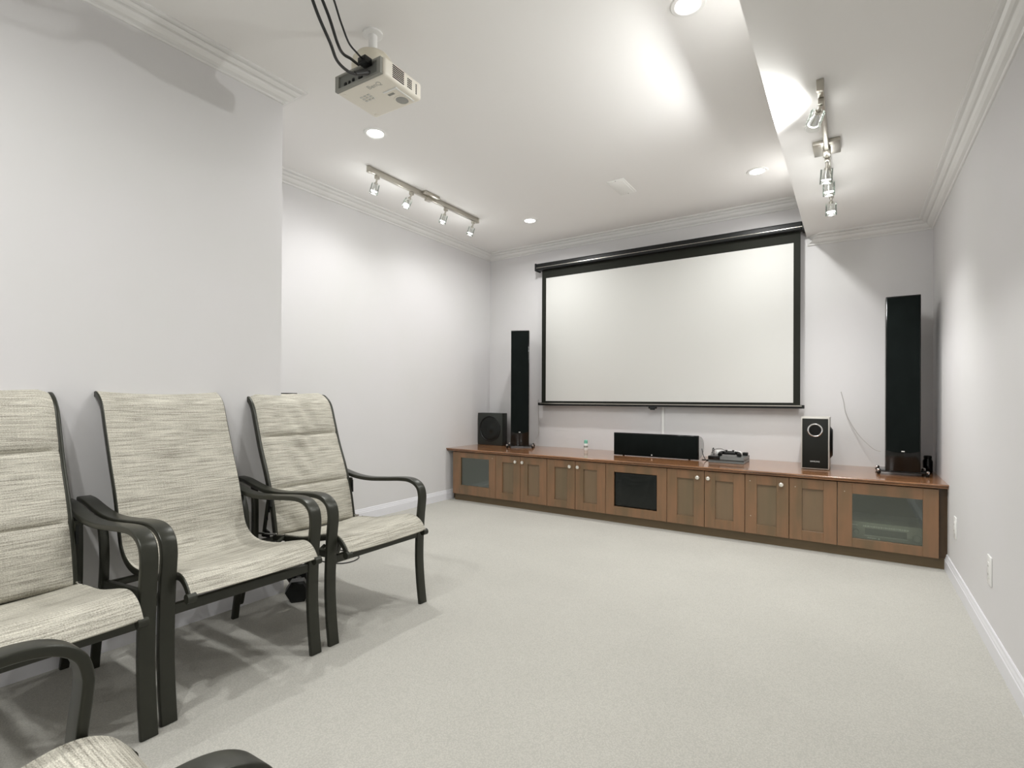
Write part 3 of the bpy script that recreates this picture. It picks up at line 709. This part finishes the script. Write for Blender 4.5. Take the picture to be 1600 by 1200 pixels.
# ================================================================== PROJECTOR
t = thing('ceiling_projector', 'white ceiling-mounted projector hanging upside down at top left', 'projector', (-1.820, 1.635, 2.45), math.radians(2))
hx, hy, H = .150, .125, .080
bm = B(); box(bm, -hx, hx, -hy+.012, hy, 0, H, .014, 4); obj('casing', bm, PROJ, t, True)
bm = frame_mesh(-hx+.004, hx-.012, .004, H-.006, -hx+.026, hx-.034, .014, H-.014, -hy, -hy+.016); obj('rear_frame', bm, GREYP, t)
bx('port_panel', mat('port_panel_grey', (.16, .165, .15), .5), -hx+.024, hx-.032, -hy+.008, -hy+.014, .012, H-.012, t)
for k, (x_, z_, w_) in enumerate(((-.085, .026, .014), (-.060, .026, .010), (-.035, .030, .012), (.01, .028, .022), (.055, .03, .022))):
    bx('port', BLACK, x_-w_/2, x_+w_/2, -hy+.003, -hy+.010, z_-.006, z_+.006, t, .001)
bm = B()
for k in range(7): box(bm, hx-.002, hx+.0012, -.065, .005, .012+k*.0085, .0165+k*.0085)
obj('vent_slots', bm, BLACKM, t)['kind'] = 'stuff'
bm = B()
for i in range(3):
    for k in range(5): box(bm, hx-.002, hx+.0012, .028+i*.010, .035+i*.010, .016+k*.009, .021+k*.009)
for k in range(6): box(bm, hx-.002, hx+.0012, .082, .088, .012+k*.008, .017+k*.008)
obj('vent_holes', bm, BLACKM, t)['kind'] = 'stuff'
# lens well on the underside at the front
bm = B(); lathe(bm, (.078, .070, 0), [(.038, .001), (.036, -.003), (.030, -.003), (.028, .0005)], 32)
for f_ in [f_ for f_ in bm.faces if len(f_.verts) > 4]: bm.faces.remove(f_)
obj('lens_ring', bm, PROJ, t, True)
bm = B(); lathe(bm, (.078, .070, -.002), [(.029, 0), (.018, .0012), (.001, .0014)], 32); obj('lens', bm, mat('lens_glass', (.30, .30, .27), .1, spec=.8), t, True)
bx('lens_ridge', WHITE, .045, .126, -.02, -.012, -.004, .001, t, .001)
bx('lens_ridge', WHITE, .118, .124, -.012, .105, -.004, .001, t, .001)
bx('focus_slot', GREYP, .050, .085, .005, .018, -.001, .001, t)
bm = B()
for i in range(3):
    for k in range(3): box(bm, -.075+i*.022, -.061+i*.022, -.045+k*.016, -.036+k*.016, -.003, .001, .001)
obj('control_buttons', bm, mat('button_grey', (.62, .62, .58), .5), t, True)
text_mesh('lettering', 'BenQ', .034, INKG, t, (.05, -.075, -.0004), (PI, 0, PI*.0))
for px_, py_ in ((-.12, .10), (-.12, -.09)):
    bm = B(); cyl(bm, (px_, py_, -.002), (px_, py_, .001), .009, n=16); obj('foot', bm, PROJ, t, True)
mt = thing('projector_mount', 'cream domed ceiling mount holding the projector', 'mount', (-1.862, 1.635, 2.53))
bm = B(); lathe(bm, (0, 0, 0), [(.088, .004), (.094, .012), (.095, .070), (.090, .095), (.074, .118), (.050, .132), (.026, .138)], 48)
obj('dome', bm, CREAM, mt, True)
bm = B(); cyl(bm, (0, 0, .132), (0, 0, ZC-2.53), .020, n=24); obj('pole', bm, WHITE, mt, True)
bm = B(); lathe(bm, (0, 0, ZC-2.53-.012), [(.045, .012), (.045, .004), (.03, 0)], 32); obj('ceiling_flange', bm, WHITE, mt, True)
bm = B(); cyl(bm, (0, 0, .0), (0, 0, .014), .05, n=24); obj('adapter_plate', bm, CREAM, mt, True)
def pcable(pts, r, label):
    bm = B(); sweep(bm, smooth_path(pts, 8), circ(r, 10)); o_ = tag(obj('projector_cable', bm, CABLE, None, True), label, 'cable', 'black cables behind the projector'); return o_
c_ = pcable([(-1.72, 1.06, 2.757), (-1.67, 1.12, 2.64), (-1.655, 1.19, 2.49), (-1.66, 1.25, 2.418), (-1.709, 1.32, 2.406), (-1.738, 1.40, 2.415), (-1.743, 1.46, 2.437), (-1.735, 1.505, 2.470)], .006, 'thick black cable looping low into the projector back, flared plug')
bm = B(); cyl(bm, (-1.742, 1.435, 2.428), (-1.736, 1.492, 2.462), .008, .014, 12); obj('plug', bm, CABLE, c_, True)
pcable([(-1.78, 1.12, 2.757), (-1.70, 1.17, 2.68), (-1.67, 1.24, 2.54), (-1.683, 1.30, 2.456), (-1.75, 1.38, 2.483), (-1.801, 1.46, 2.525), (-1.818, 1.505, 2.536), (-1.822, 1.530, 2.538)], .006, 'black cable curving up behind the projector mount, middle of three')
c_ = pcable([(-1.76, 1.20, 2.757), (-1.70, 1.27, 2.66), (-1.70, 1.33, 2.56), (-1.714, 1.38, 2.514), (-1.736, 1.44, 2.514), (-1.752, 1.482, 2.518)], .004, 'thin black cable ending in a square plug, nearest the projector mount')
bm = B(); box(bm, -1.775, -1.728, 1.475, 1.515, 2.500, 2.528, .003); obj('plug', bm, BLACK, c_, True)

# ================================================================== DUMBBELL, WIRE, STAND
def dumbbell(x, y, rz, label):
    t = thing('hex_dumbbell', label, 'dumbbell', (x, y, 0), math.radians(rz))
    R_ = .062
    for s_ in (-1, 1):
        bm = B(); n = 6; zc = R_*math.cos(PI/6); rings = []
        for xx, k in ((s_*.075, .8), (s_*.085, 1), (s_*.145, 1), (s_*.155, .8)):
            rings.append([bm.verts.new((xx, k*R_*math.cos(2*PI*i/6), zc + k*R_*math.sin(2*PI*i/6))) for i in range(6)])
        for A_, B_ in zip(rings, rings[1:]):
            for i in range(6): bm.faces.new((A_[i], A_[(i+1) % 6], B_[(i+1) % 6], B_[i]))
        bm.faces.new(rings[0]); bm.faces.new(list(reversed(rings[-1]))); obj('hex_head', bm, BLACK, t)
    bm = B(); lathe(bm, (0, 0, R_*math.cos(PI/6)), [(.016, -.078), (.013, -.05), (.017, 0), (.013, .05), (.016, .078)], 20, 'X'); obj('handle', bm, HANDLE, t, True)
    return t
dumbbell(-2.535, 1.722, -35, 'black hexagonal dumbbell on the carpet behind the middle chair legs')
cable('floor_wire', [(-3.14, 2.12, .004), (-3.12, 2.28, .004), (-3.00, 2.355, .004), (-2.79, 2.345, .004), (-2.72, 2.26, .004), (-2.75, 2.165, .004), (-2.90, 2.128, .004), (-2.99, 2.14, .004)], .0035, CABLE,
      'thin dark wire looped on the carpet under the far chair')
t = thing('speaker_stand', 'dark upright stand of which only the flat top shows behind the far chair', 'stand', (-2.94, 1.94, 0))
bx('top_plate', BLACKM, -.085, -.025, -.06, .06, 1.078, 1.098, t, .003)
bx('base_plate', BLACKM, -.07, .07, -.07, .07, 0, .012, t, .003)
bm = B(); cyl(bm, (-.04, 0, .012), (-.04, 0, 1.085), .012, n=16); obj('pole', bm, BLACKM, t, True)
